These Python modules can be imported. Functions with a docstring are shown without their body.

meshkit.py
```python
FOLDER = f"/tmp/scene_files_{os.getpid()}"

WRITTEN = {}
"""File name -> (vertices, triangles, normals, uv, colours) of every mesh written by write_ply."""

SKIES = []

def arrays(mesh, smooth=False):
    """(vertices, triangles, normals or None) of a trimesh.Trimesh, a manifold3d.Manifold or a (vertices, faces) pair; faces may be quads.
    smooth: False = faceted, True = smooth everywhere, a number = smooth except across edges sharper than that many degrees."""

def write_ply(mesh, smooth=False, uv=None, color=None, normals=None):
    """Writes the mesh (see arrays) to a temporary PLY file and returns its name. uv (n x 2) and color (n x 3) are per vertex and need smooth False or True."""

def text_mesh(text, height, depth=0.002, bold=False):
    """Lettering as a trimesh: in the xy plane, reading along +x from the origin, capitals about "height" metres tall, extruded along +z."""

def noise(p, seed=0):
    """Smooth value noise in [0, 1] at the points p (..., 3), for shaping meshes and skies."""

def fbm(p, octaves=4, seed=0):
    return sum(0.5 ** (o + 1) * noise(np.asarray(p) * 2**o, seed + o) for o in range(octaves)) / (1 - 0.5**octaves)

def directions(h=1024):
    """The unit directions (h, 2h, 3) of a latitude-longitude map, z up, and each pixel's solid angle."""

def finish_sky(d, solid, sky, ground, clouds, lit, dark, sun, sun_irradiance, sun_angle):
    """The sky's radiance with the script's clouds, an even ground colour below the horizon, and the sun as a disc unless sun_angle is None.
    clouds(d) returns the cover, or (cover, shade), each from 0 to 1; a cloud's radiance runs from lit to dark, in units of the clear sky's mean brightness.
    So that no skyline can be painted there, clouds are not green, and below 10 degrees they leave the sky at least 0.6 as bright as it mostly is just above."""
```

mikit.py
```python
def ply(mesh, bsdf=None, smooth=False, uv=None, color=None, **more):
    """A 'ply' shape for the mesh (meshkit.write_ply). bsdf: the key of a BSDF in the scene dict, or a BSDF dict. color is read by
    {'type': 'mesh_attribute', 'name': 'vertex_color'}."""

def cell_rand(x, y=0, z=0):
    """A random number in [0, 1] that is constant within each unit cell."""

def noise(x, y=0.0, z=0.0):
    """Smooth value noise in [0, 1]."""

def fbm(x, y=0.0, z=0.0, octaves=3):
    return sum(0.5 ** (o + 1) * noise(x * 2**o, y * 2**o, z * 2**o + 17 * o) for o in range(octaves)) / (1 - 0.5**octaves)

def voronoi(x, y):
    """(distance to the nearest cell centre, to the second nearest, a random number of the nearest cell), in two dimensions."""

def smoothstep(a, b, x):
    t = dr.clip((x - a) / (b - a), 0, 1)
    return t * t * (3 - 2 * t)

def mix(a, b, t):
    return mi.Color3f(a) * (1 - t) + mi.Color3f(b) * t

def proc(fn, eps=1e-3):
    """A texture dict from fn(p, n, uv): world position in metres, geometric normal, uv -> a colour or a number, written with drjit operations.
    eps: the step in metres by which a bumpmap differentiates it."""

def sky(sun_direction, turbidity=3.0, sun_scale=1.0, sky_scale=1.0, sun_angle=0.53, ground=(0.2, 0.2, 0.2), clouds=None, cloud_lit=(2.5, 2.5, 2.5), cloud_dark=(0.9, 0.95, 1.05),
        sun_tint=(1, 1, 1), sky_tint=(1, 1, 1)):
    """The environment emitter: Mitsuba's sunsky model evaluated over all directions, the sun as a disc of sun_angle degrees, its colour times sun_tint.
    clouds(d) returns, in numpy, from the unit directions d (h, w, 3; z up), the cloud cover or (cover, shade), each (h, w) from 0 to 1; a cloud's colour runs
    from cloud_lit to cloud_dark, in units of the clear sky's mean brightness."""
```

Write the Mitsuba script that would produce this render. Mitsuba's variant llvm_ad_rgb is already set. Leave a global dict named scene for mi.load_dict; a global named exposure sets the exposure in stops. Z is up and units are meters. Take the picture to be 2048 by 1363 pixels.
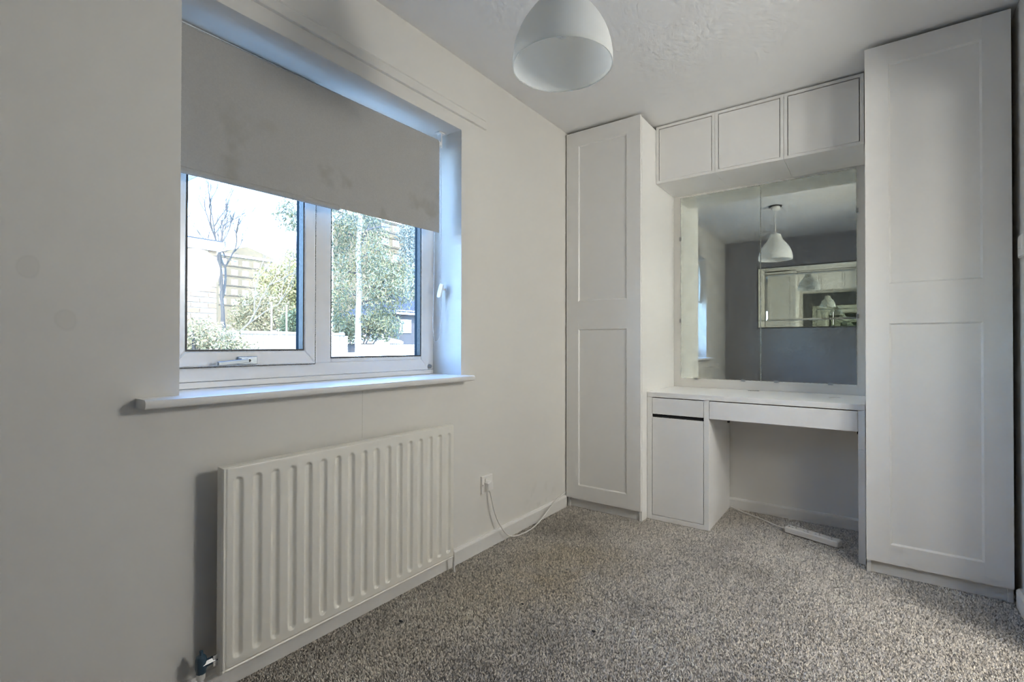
import math, random
import numpy as np, trimesh, mitsuba as mi, mikit, meshkit
import manifold3d as m3
from shapely.geometry import Polygon
from mikit import proc, noise, fbm, smoothstep, mix, cell_rand
import drjit as dr

T = mi.ScalarTransform4f
scene, labels = {}, {}
rng = np.random.default_rng(7)

# ------------------------------------------------------------------ camera, sky, sun, exposure
F_PX, YAW, PITCH, ROLL = 984.22, 0.6289, 0.0080, 0.0017
EYE = np.array([1.5779, -2.7479, 1.0261])
fwd = np.array([-math.sin(YAW) * math.cos(PITCH), math.cos(YAW) * math.cos(PITCH), math.sin(PITCH)])
right = np.array([math.cos(YAW), math.sin(YAW), 0.0])
up0 = np.cross(right, fwd)
up = -math.sin(ROLL) * right + math.cos(ROLL) * up0
scene['camera'] = {'type': 'perspective', 'fov': math.degrees(2 * math.atan(1024 / F_PX)), 'fov_axis': 'x', 'near_clip': 0.02, 'far_clip': 1000.0,
                   'to_world': T().look_at(origin=EYE.tolist(), target=(EYE + fwd).tolist(), up=up.tolist())}
SUN_DIR = (0.62, -0.45, 0.58)
SUN, SKY, FILL_LAMP = 6.5, 100.0, 54.0  # sun, sky, and the strength of the added hall fill lanterns
scene['sky'] = mikit.sky(SUN_DIR, turbidity=2.6, sun_scale=SUN, sky_scale=SKY, sky_tint=(0.82, 0.93, 1.06), ground=(0.35, 0.33, 0.3))
FILL_RGB = (1.0, 0.965, 0.895)  # warm tint of the added fill lanterns
exposure = 0.0

# ------------------------------------------------------------------ materials
def rgb(c): return {'type': 'rgb', 'value': list(map(float, c))}
def diffuse(c): return {'type': 'twosided', 'bsdf': {'type': 'diffuse', 'reflectance': rgb(c)}}
def plastic(c, rough=0.35, spec=0.5):
    return {'type': 'twosided', 'bsdf': {'type': 'principled', 'base_color': c if isinstance(c, dict) else rgb(c), 'roughness': rough, 'specular': spec}}

def wall_colour(p, n, uv):
    x, y, z = p.x, p.y, p.z
    c = mix((0.69, 0.675, 0.64), (0.715, 0.705, 0.67), fbm(y * 2.2 + x, z * 2.2, x * 2.0))
    near = dr.abs(x) < 0.01
    def patch(y0, z0, a, b, k):            # old filler patches, slightly darker than the paint
        wob = 0.35 * (noise(y * 30, z * 30, k) - 0.5)
        d = dr.sqrt(dr.square((y - y0) / a) + dr.square((z - z0) / b)) + wob
        body = 1 - smoothstep(0.8, 1.0, d)
        edge = smoothstep(0.75, 0.92, d) * (1 - smoothstep(0.95, 1.12, d))
        return body * 0.5 + edge * 0.5
    s = patch(-2.485, 1.205, 0.020, 0.026, 1.0) + patch(-2.421, 1.085, 0.022, 0.028, 4.0)
    seam = (1 - smoothstep(0.0008, 0.0025, dr.abs(y + 1.556 + 0.004 * (noise(z * 25) - 0.5)))) * dr.select((z > 0.67) & (z < 0.86), 1.0, 0.0)
    drip = (1 - smoothstep(0.0, 1.0, dr.sqrt(dr.square((y + 1.53) / 0.05) + dr.square((z - 0.846) / 0.012)))) * noise(y * 90, z * 90)
    scuff = (1 - smoothstep(0.0, 1.0, dr.sqrt(dr.square((y + 0.28) / 0.24) + dr.square((z - 0.14) / 0.12)))) * smoothstep(0.52, 0.8, fbm(y * 22, z * 22, 3.0))
    k = dr.select(near, dr.minimum(1, 0.45 * s + 0.8 * seam + 0.7 * drip + 0.7 * scuff), 0)
    return mix(c, (0.46, 0.45, 0.40), 0.55 * k)
def wall_bump(p, n, uv): return fbm(p.x * 160 + p.y * 160, p.z * 160, p.y * 3.0) * 1.0
scene['paint_wall'] = {'type': 'twosided', 'bsdf': {'type': 'bumpmap', 'arbitrary': proc(wall_bump, 2e-3), 'scale': 0.0006,
                       'bsdf': {'type': 'diffuse', 'reflectance': proc(wall_colour)}}}
def ceil_bump(p, n, uv): return noise(p.x * 110, p.y * 110) + 0.6 * noise(p.x * 210, p.y * 210, 5.0)
scene['paint_ceiling'] = {'type': 'twosided', 'bsdf': {'type': 'bumpmap', 'arbitrary': proc(ceil_bump, 2e-3), 'scale': 0.0022,
                          'bsdf': {'type': 'diffuse', 'reflectance': rgb((0.81, 0.81, 0.80))}}}
def accent_colour(p, n, uv):
    return mix((0.25, 0.25, 0.262), (0.33, 0.33, 0.342), fbm(p.x * 5, p.z * 5, p.y, 4))
scene['paint_accent'] = {'type': 'twosided', 'bsdf': {'type': 'diffuse', 'reflectance': proc(accent_colour)}}
scene['gloss_white'] = plastic((0.79, 0.785, 0.765), 0.3, 0.4)             # skirting, sill, trim
scene['upvc'] = plastic((0.80, 0.81, 0.82), 0.25, 0.5)
scene['plastic_white'] = plastic((0.80, 0.79, 0.765), 0.3, 0.5)
scene['furniture'] = plastic((0.77, 0.765, 0.745), 0.38, 0.35)
scene['desk_foil'] = plastic((0.80, 0.80, 0.79), 0.26, 0.45)
scene['radiator_enamel'] = plastic((0.78, 0.76, 0.695), 0.33, 0.5)
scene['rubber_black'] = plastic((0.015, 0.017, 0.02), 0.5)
scene['dark_void'] = diffuse((0.02, 0.02, 0.02))
scene['chrome'] = {'type': 'twosided', 'bsdf': {'type': 'principled', 'base_color': rgb((0.36, 0.41, 0.46)), 'metallic': 1.0, 'roughness': 0.28}}
scene['jamb_dark'] = diffuse((0.022, 0.030, 0.036))
scene['chain_grey'] = plastic((0.50, 0.51, 0.53), 0.35)
scene['steel_dull'] = {'type': 'twosided', 'bsdf': {'type': 'principled', 'base_color': rgb((0.32, 0.33, 0.34)), 'metallic': 1.0, 'roughness': 0.4}}
scene['valve_blue'] = plastic((0.03, 0.06, 0.09), 0.25, 0.6)
scene['mirror_glass'] = {'type': 'twosided', 'bsdf': {'type': 'conductor', 'material': 'none', 'specular_reflectance': rgb((0.86, 0.90, 0.845))}}
scene['mirror_edge'] = plastic((0.62, 0.70, 0.66), 0.15)
scene['pane'] = {'type': 'thindielectric', 'int_ior': 1.5, 'specular_transmittance': rgb((0.93, 0.95, 0.95))}
def blind_colour(p, n, uv):
    w = fbm(p.y * 260, p.z * 260, 0.0, 2)
    b = smoothstep(0.60, 0.78, fbm(p.y * 9 + 3, p.z * 9, 2.0, 4)) * smoothstep(1.90, 1.62, p.z)
    return mix(mix((0.38, 0.377, 0.366), (0.415, 0.412, 0.40), w), (0.29, 0.28, 0.245), 0.5 * b)
scene['blind_cloth'] = {'type': 'twosided', 'bsdf': {'type': 'diffuse', 'reflectance': proc(blind_colour)}}
scene['shade_opal'] = {'type': 'principledthin', 'base_color': rgb((0.86, 0.87, 0.84)), 'roughness': 0.4, 'diff_trans': 0.7, 'eta': 1.4}
scene['bulb_glass'] = plastic((0.8, 0.8, 0.78), 0.2)
scene['lamp_holder'] = plastic((0.75, 0.74, 0.70), 0.4)
scene['carpet_yarn'] = {'type': 'twosided', 'bsdf': {'type': 'diffuse', 'reflectance': {'type': 'mesh_attribute', 'name': 'vertex_color'}}}
scene['carpet_back'] = diffuse((0.16, 0.15, 0.14))
# outdoors
scene['leaf_tinted'] = {'type': 'twosided', 'bsdf': {'type': 'diffuse', 'reflectance': {'type': 'mesh_attribute', 'name': 'vertex_color'}}}
scene['bark_pale'] = diffuse((0.341, 0.314, 0.275))
scene['bark_grey'] = diffuse((0.075, 0.07, 0.065))
scene['bark_tan'] = diffuse((0.17, 0.145, 0.11))
for i, c in enumerate([(0.22, 0.155, 0.10), (0.25, 0.18, 0.12), (0.19, 0.125, 0.08)]): scene[f'brick_tone_{i}'] = diffuse(c)
scene['mortar'] = diffuse((0.26, 0.24, 0.21))
scene['fence_wood'] = diffuse((0.36, 0.32, 0.28))
scene['render_white'] = diffuse((0.72, 0.69, 0.65))
scene['roof_slate'] = diffuse((0.055, 0.058, 0.066))
scene['wall_tan'] = diffuse((0.127, 0.096, 0.061))
scene['wall_grey'] = diffuse((0.072, 0.066, 0.066))
scene['wall_bluegrey'] = diffuse((0.083, 0.094, 0.110))
scene['far_pane'] = plastic((0.10, 0.13, 0.18), 0.15, 0.6)
scene['white_outdoor'] = diffuse((0.74, 0.74, 0.74))
scene['band_dark'] = diffuse((0.061, 0.050, 0.039))
scene['lawn'] = diffuse((0.45, 0.42, 0.36))
scene['soffit_lilac'] = diffuse((0.182, 0.182, 0.209))
scene['hall_carpet'] = diffuse((0.35, 0.33, 0.31))

# ------------------------------------------------------------------ mesh helpers
def tm(man):
    m = man.to_mesh(); return trimesh.Trimesh(np.array(m.vert_properties[:, :3]), np.array(m.tri_verts), process=False)
def hull(pts): return tm(m3.Manifold.hull_points(np.asarray(pts, float)))
def cbox(x0, x1, y0, y1, z0, z1, c=0.001):
    lo, hi = np.array([x0, y0, z0], float), np.array([x1, y1, z1], float)
    c = min(c, 0.45 * (hi - lo).min()); pts = []
    for s in np.ndindex(2, 2, 2):
        b = np.where(np.array(s) == 0, lo, hi); d = np.where(np.array(s) == 0, 1, -1) * c
        for k in range(3):
            q = b + d; q[k] = b[k]; pts.append(q)
    return hull(pts)
def box(x0, x1, y0, y1, z0, z1):
    m = trimesh.creation.box((x1 - x0, y1 - y0, z1 - z0)); m.apply_translation(((x0 + x1) / 2, (y0 + y1) / 2, (z0 + z1) / 2)); return m
def mbox(x0, x1, y0, y1, z0, z1): return m3.Manifold.cube((x1 - x0, y1 - y0, z1 - z0)).translate((x0, y0, z0))
def cat(ms): return trimesh.util.concatenate(list(ms))
def prism_yz(poly, x0, x1, c=0.0015):
    """convex outline in (y, z) extruded along x; the face at x1 is chamfered"""
    P = Polygon(poly); s = np.sign(x1 - x0)
    inn = np.array(P.buffer(-c, join_style=2).exterior.coords)[:-1]; out = np.array(P.exterior.coords)[:-1]
    pts = [(x0, y, z) for y, z in out] + [(x1 - s * c, y, z) for y, z in out] + [(x1, y, z) for y, z in inn]
    return hull(pts)
def mitre(y0, y1, z0, z1, wl, wr, wb, wt):
    """the four mitred outlines of a frame: left, right, bottom, top"""
    a, b, c, d = (y0, z0), (y1, z0), (y1, z1), (y0, z1)
    A, B, C, D = (y0 + wl, z0 + wb), (y1 - wr, z0 + wb), (y1 - wr, z1 - wt), (y0 + wl, z1 - wt)
    return [a, A, D, d], [b, c, C, B], [a, b, B, A], [d, D, C, c]
def tube(pts, r, sides=8, closed=False, caps=True):
    p = np.asarray(pts, float); n = len(p)
    rad = np.broadcast_to(r, (n,))
    t = np.gradient(p, axis=0); t /= np.linalg.norm(t, axis=1, keepdims=True) + 1e-12
    ref = np.array([0, 0, 1.0]) if abs(t[0, 2]) < 0.9 else np.array([1.0, 0, 0])
    a = np.zeros_like(p); v = ref
    for i in range(n):
        v = v - t[i] * (v @ t[i]); v /= np.linalg.norm(v) + 1e-12; a[i] = v
    b = np.cross(t, a); ang = np.arange(sides) * 2 * np.pi / sides
    V = p[:, None] + rad[:, None, None] * (np.cos(ang)[None, :, None] * a[:, None] + np.sin(ang)[None, :, None] * b[:, None])
    V = V.reshape(-1, 3); Fs = []
    for i in range(n - 1):
        for j in range(sides):
            k = (j + 1) % sides
            Fs += [[i * sides + j, i * sides + k, (i + 1) * sides + k], [i * sides + j, (i + 1) * sides + k, (i + 1) * sides + j]]
    if caps:
        V = np.vstack([V, p[0], p[-1]]); c0, c1 = len(V) - 2, len(V) - 1
        for j in range(sides):
            k = (j + 1) % sides
            Fs += [[c0, k, j], [c1, (n - 1) * sides + j, (n - 1) * sides + k]]
    return trimesh.Trimesh(V, np.array(Fs), process=False)
def spline(pts, n=60):
    from scipy.interpolate import CubicSpline
    p = np.asarray(pts, float); s = np.r_[0, np.cumsum(np.linalg.norm(np.diff(p, axis=0), axis=1))]
    return CubicSpline(s, p)(np.linspace(0, s[-1], n))
def lathe(profile, sides=48, at=(0, 0, 0)):
    pr = np.asarray(profile, float); n = len(pr); ang = np.arange(sides) * 2 * np.pi / sides
    V = np.stack([pr[:, None, 0] * np.cos(ang), pr[:, None, 0] * np.sin(ang), np.broadcast_to(pr[:, None, 1], (n, sides))], -1).reshape(-1, 3) + at
    i, j = np.meshgrid(np.arange(n - 1), np.arange(sides), indexing='ij'); k = (j + 1) % sides
    q = np.stack([i * sides + j, i * sides + k, (i + 1) * sides + k, (i + 1) * sides + j], -1).reshape(-1, 4)
    return trimesh.Trimesh(V, np.vstack([q[:, [0, 1, 2]], q[:, [0, 2, 3]]]), process=False)

def numbered(key):
    if key not in scene: return key
    i = 1
    while f'{key}_{i:03d}' in scene: i += 1
    return f'{key}_{i:03d}'
def put(key, mesh, mat, smooth=False, label=None, cat_=None, group=None, kind=None, color=None):
    key = numbered(key)
    scene[key] = mikit.ply(mesh, mat, smooth=smooth, **({'color': color} if color is not None else {}))
    tag(key, label, cat_, group, kind); return key
def tag(key, label=None, cat_=None, group=None, kind=None):
    d = {k: v for k, v in (('label', label), ('category', cat_), ('group', group), ('kind', kind)) if v}
    if d: labels[key] = {**labels.get(key, {}), **d}

# ------------------------------------------------------------------ room shell
X1, Y0, Y1, ZC = 2.06, -3.12, 0.60, 2.39
WY0, WY1, WZ0, WZ1 = -2.176, -0.9916, 0.857, 2.054            # window opening (sill board on its floor)
DY0, DY1, DZ = -1.50, -0.44, 2.00                             # unseen doorway in the right wall, widened to let the lantern light in
wl = mbox(-0.30, 0.0, Y0 - 0.1, Y1 + 0.1, -0.02, ZC + 0.1) - mbox(-0.4, 0.1, WY0, WY1, WZ0, WZ1)
put('wall_left', tm(wl), 'paint_wall', label='pale painted wall with the window and radiator', kind='structure')
put('wall_back', box(0.0, X1, Y1, Y1 + 0.1, -0.02, ZC + 0.1), 'paint_wall', label='white wall behind the desk and mirrors', kind='structure')
wr = mbox(X1, X1 + 0.1, Y0 - 0.1, Y1 + 0.1, -0.02, ZC + 0.1) - mbox(X1 - 0.1, X1 + 0.2, DY0, DY1, -0.1, DZ)
put('wall_right', tm(wr), 'paint_wall', label='pale wall at the right edge beside the tall wardrobe', kind='structure')
put('wall_front', box(0.0, X1, Y0 - 0.1, Y0, -0.02, ZC + 0.1), 'paint_accent', label='dark grey accent wall seen in the mirrors', kind='structure')
put('ceiling', box(-0.3, X1 + 1.25, Y0 - 0.3, Y1 + 0.5, ZC, ZC + 0.12), 'paint_ceiling', label='white stippled ceiling', kind='structure')
put('floor', box(-0.3, X1 + 0.1, Y0 - 0.1, Y1 + 0.1, -0.12, -0.006), 'carpet_back', label='grey carpeted floor', kind='structure')
# added hallway beyond the doorway, out of view, holding the fill lanterns
put('floor_hall', box(X1 + 0.1, X1 + 1.2, Y0 - 0.1, Y1 + 0.4, -0.12, -0.004), 'hall_carpet', kind='structure', label='floor of the added unseen hall beyond the doorway')
put('wall_hall', cat([box(X1 + 1.1, X1 + 1.2, Y0 - 0.1, Y1 + 0.4, -0.02, ZC + 0.05), box(X1 + 0.1, X1 + 1.1, Y1 + 0.1, Y1 + 0.2, -0.02, ZC + 0.05),
                     box(X1 + 0.1, X1 + 1.1, Y0 - 0.2, Y0 - 0.1, -0.02, ZC + 0.05)]), 'paint_wall', kind='structure', label='walls of the added unseen hall beyond the doorway')
put('trim_1', cat([cbox(X1 - 0.012, X1 + 0.0, DY0 - 0.06, DY0 + 0.0, 0, DZ, 0.004), cbox(X1 - 0.012, X1, DY1, DY1 + 0.06, 0, DZ, 0.004),
                   cbox(X1 - 0.012, X1, DY0 - 0.06, DY1 + 0.06, DZ, DZ + 0.06, 0.004)]), 'gloss_white', kind='structure', label='white architrave around the doorway')
put('door_1', cbox(X1 + 0.13, X1 + 0.83, DY1 - 0.0, DY1 + 0.04, 0.01, DZ - 0.01, 0.002), 'gloss_white', kind='structure', label='white door standing open into the added unseen hall')
for k, yl in enumerate((-0.95, -1.90)):                        # two globe lanterns added out of view as fill light for the room
    key, zl = 'added_lantern' + ('' if k == 0 else '_001'), 1.66
    th = np.linspace(0.04, math.pi - 0.10, 26)
    put(key + '__fill_globe', lathe([(0.18 * math.sin(t), -0.18 * math.cos(t)) for t in th], 40, (X1 + 0.62, yl, zl)), 'plastic_white', smooth=True)
    scene[key + '__fill_globe']['emitter'] = {'type': 'area', 'radiance': rgb([FILL_LAMP * (1.0, 0.42)[k] * c for c in FILL_RGB])}
    put(key + '__cord', tube([(X1 + 0.62, yl, zl + 0.17), (X1 + 0.62, yl, ZC)], 0.003, 6), 'plastic_white')
    tag(key, 'white globe lantern added in the unseen hall to light the room, ' + ('nearer the doorway' if k == 0 else 'farther from the doorway'), 'added fill light')

# skirting boards (sloped top edge)
def skirt_y(x, s, y0, y1, h=0.072, t=0.016):
    return hull([(x, y, 0) for y in (y0, y1)] + [(x + s * t, y, 0) for y in (y0, y1)] + [(x + s * t, y, h - 0.010) for y in (y0, y1)] + [(x + s * t * 0.55, y, h - 0.001) for y in (y0, y1)] + [(x, y, h) for y in (y0, y1)])
def skirt_x(y, s, x0, x1, h=0.066, t=0.016):
    return hull([(x, y, 0) for x in (x0, x1)] + [(x, y + s * t, 0) for x in (x0, x1)] + [(x, y + s * t, h - 0.010) for x in (x0, x1)] + [(x, y + s * t * 0.55, h - 0.001) for x in (x0, x1)] + [(x, y, h) for x in (x0, x1)])
put('baseboard_left', skirt_y(0.0, 1, Y0, -0.004, 0.071), 'gloss_white', kind='structure', label='white skirting board under the radiator and window')
put('baseboard_back', skirt_x(Y1, -1, 0.515, 1.55), 'gloss_white', kind='structure', label='white skirting board under the desk')
put('baseboard_right', skirt_y(X1, -1, DY1 + 0.062, -0.006, 0.075, 0.020), 'gloss_white', kind='structure', label='white skirting board at the right edge')
put('baseboard_front', skirt_x(Y0, 1, 0.02, X1 - 0.02), 'gloss_white', kind='structure', label='white skirting board along the grey wall')

# carpet pile: one tuft of yarn per few millimetres
def carpet():
    pitch = 0.0050
    xs, ys = np.meshgrid(np.arange(0.004, X1, pitch), np.arange(Y0, Y1, pitch), indexing='ij')
    c = np.stack([xs.ravel(), ys.ravel()], 1); n = len(c)
    c = c + rng.uniform(-0.5, 0.5, c.shape) * pitch
    c[:, 0] = np.clip(c[:, 0], 0.003, X1 - 0.003); c[:, 1] = np.clip(c[:, 1], Y0 + 0.003, Y1 - 0.003)
    p3 = np.c_[c, np.zeros(n)]
    lean = (meshkit.fbm(p3 * 7, 3, 3) - 0.5)[:, None] * np.array([0.004, 0.003]) + rng.uniform(-1, 1, (n, 2)) * 0.0022
    h = rng.uniform(0.0065, 0.0095, n); r = rng.uniform(0.0030, 0.0042, n); a = rng.uniform(0, 2 * np.pi, n)
    V = np.zeros((n, 4, 3))
    for k in range(3):
        V[:, k, 0] = c[:, 0] + r * np.cos(a + k * 2.0944); V[:, k, 1] = c[:, 1] + r * np.sin(a + k * 2.0944); V[:, k, 2] = -0.0045
    V[:, 3, :2] = c + lean; V[:, 3, 2] = h - 0.0062
    base = np.arange(n)[:, None] * 4
    Fc = np.concatenate([base + np.array([[0, 1, 3]]), base + np.array([[1, 2, 3]]), base + np.array([[2, 0, 3]])], 0)
    tone = rng.choice([0.21, 0.40, 0.58, 0.77], n, p=[0.18, 0.26, 0.31, 0.25]) * rng.uniform(0.88, 1.12, n)
    big = meshkit.fbm(p3 * 3.2, 4, 11); tone = tone * (0.78 + 0.44 * big)
    col = tone[:, None] * np.array([1.06, 0.99, 0.90])
    def stain(x, y, rr, s, tint):
        d = np.hypot(c[:, 0] - x, c[:, 1] - y) / rr + 0.8 * (meshkit.fbm(p3 * 14, 3, 5) - 0.5)
        k = (s * np.clip(1.3 - d, 0, 1))[:, None]; return k, np.array(tint)
    for (x, y, rr, s, tint) in [(0.35, -0.72, 0.20, 0.35, (0.75, 0.68, 0.52)), (0.50, -0.95, 0.16, 0.40, (0.72, 0.64, 0.48)), (0.28, -1.15, 0.22, 0.25, (0.8, 0.74, 0.6)),
                                (0.62, -0.62, 0.18, 0.3, (0.78, 0.72, 0.6)), (0.46, -0.55, 0.16, 0.3, (0.75, 0.68, 0.52)), (0.86, -0.88, 0.10, 0.35, (0.62, 0.62, 0.62)),
                                (0.95, -0.05, 0.10, 0.4, (0.6, 0.6, 0.62)), (0.20, -0.30, 0.24, 0.5, (0.52, 0.50, 0.46)), (1.20, -0.30, 0.12, 0.3, (0.66, 0.66, 0.66)),
                                (1.9, -0.18, 0.16, 0.45, (0.5, 0.5, 0.52))]:
        k, t = stain(x, y, rr, s, tint); col = col * (1 - k + k * t)
    return trimesh.Trimesh(V.reshape(-1, 3), Fc, process=False), np.repeat(np.clip(col, 0.02, 0.9), 4, axis=0)
cm, cc = carpet()
put('floor__carpet_pile', cm, 'carpet_yarn', kind='stuff', label='short speckled grey carpet pile', color=cc)

# ------------------------------------------------------------------ window
FX0, FX1 = -0.222, -0.18
tag('window_1', 'white plastic double window with a half-drawn roller blind', kind='structure')
def wpart(name, mesh, mat, smooth=False, label=None): return put('window_1__' + name, mesh, mat, smooth, label)
# fixed frame
L, Rr, B, Tt = WY0, -1.030, 0.905, 2.052
for poly in mitre(L, Rr, B, Tt, 0.045, 0.048, 0.05, 0.045): wpart('frame_bar', prism_yz(poly, FX0, FX1), 'upvc')
wpart('mullion', prism_yz([(-1.660, B + 0.05), (-1.574, B + 0.05), (-1.574, Tt - 0.045), (-1.660, Tt - 0.045)], FX0, FX1), 'upvc')
# packing strips beside and under the frame
wpart('packing_strip', cbox(FX0, -0.186, -1.0285, WY1, 0.905, WZ1, 0.001), 'upvc')
wpart('packing_strip', cbox(FX0, -0.184, WY0, WY1, 0.8835, 0.9035, 0.001), 'upvc')
# fixed light on the right: bottom bead brings the glass line up to 0.971
fy0, fy1, fz0, fz1 = -1.574, -1.078, 0.971, 2.006
for poly in mitre(fy0, fy1, 0.955, fz1, 0.0005, 0.0005, 0.016, 0.0005)[2:3]: wpart('glazing_bead', prism_yz(poly, FX0, -0.181, 0.003), 'upvc')
def gasket(y0, y1, z0, z1, x0, x1, w=0.005):
    m = mbox(x0, x1, y0, y1, z0, z1) - mbox(x0 - 1, x1 + 1, y0 + w, y1 - w, z0 + w, z1 - w); return tm(m)
wpart('gasket', gasket(fy0, fy1, fz0, fz1, -0.205, -0.183), 'rubber_black')
def sheet_yz(x, y0, y1, z0, z1): return trimesh.Trimesh([(x, y0, z0), (x, y1, z0), (x, y1, z1), (x, y0, z1)], [[0, 1, 2], [0, 2, 3]], process=False)
wpart('outer_bead', gasket(fy0, fy1, fz0, fz1, -0.2235, -0.2055, 0.004), 'jamb_dark')
wpart('pane', sheet_yz(-0.200, fy0 + 0.002, fy1 - 0.002, fz0 + 0.002, fz1 - 0.002), 'pane', label='clear fixed pane')
# opening sash on the left
sy0, sy1, sz0, sz1 = -2.146, -1.651, 0.953, 2.030
for poly in mitre(sy0, sy1, sz0, sz1, 0.046, 0.047, 0.051, 0.047): put('window_1__sash__bar', prism_yz(poly, -0.213, -0.163, 0.004), 'upvc')
gy0, gy1, gz0, gz1 = sy0 + 0.046, sy1 - 0.047, sz0 + 0.051, sz1 - 0.047
put('window_1__sash__gasket', gasket(gy0, gy1, gz0, gz1, -0.195, -0.166), 'rubber_black')
put('window_1__sash__outer_bead', gasket(gy0, gy1, gz0, gz1, -0.2145, -0.1955, 0.004), 'jamb_dark')
put('window_1__sash__seal', gasket(sy0 - 0.0028, sy1 + 0.0028, sz0 - 0.0028, sz1 + 0.0028, -0.1798, -0.168, 0.0026), 'rubber_black')
put('window_1__sash__pane', sheet_yz(-0.190, gy0 + 0.002, gy1 - 0.002, gz0 + 0.002, gz1 - 0.002), 'pane', label='clear pane of the opening sash')
# handle
hb = cbox(-0.163, -0.152, -1.945, -1.880, 0.957, 0.985, 0.002)
put('window_1__handle__base', hb, 'chrome')
lev = hull([(-0.152, -1.945, 0.962), (-0.152, -1.897, 0.962), (-0.152, -1.945, 0.981), (-0.152, -1.897, 0.981), (-0.138, -1.94, 0.964), (-0.138, -1.90, 0.964), (-0.138, -1.94, 0.979), (-0.138, -1.90, 0.979)])
put('window_1__handle__boss', lev, 'chrome')
put('window_1__handle__lever', hull([(-0.140, -1.92, 0.978), (-0.140, -1.92, 0.963), (-0.130, -1.92, 0.976), (-0.130, -1.92, 0.965), (-0.132, -2.020, 0.970), (-0.132, -2.020, 0.957), (-0.124, -2.018, 0.968), (-0.124, -2.018, 0.959)]), 'chrome')
lock = trimesh.creation.cylinder(0.005, 0.002, sections=14); lock.apply_transform(trimesh.transformations.rotation_matrix(math.pi / 2, (0, 1, 0))); lock.apply_translation((-0.1375, -1.915, 0.971))
put('window_1__handle__lock', lock, 'rubber_black')
# small steel fixing at the lower right corner of the frame
kn = lathe([(0.0005, 0.016), (0.006, 0.015), (0.010, 0.010), (0.011, 0.0)], 20); kn.apply_transform(trimesh.transformations.rotation_matrix(math.pi / 2, (0, 1, 0))); kn.apply_translation((-0.18, -1.027, 0.920))
wpart('corner_fixing', kn, 'steel_dull', 40)
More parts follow.
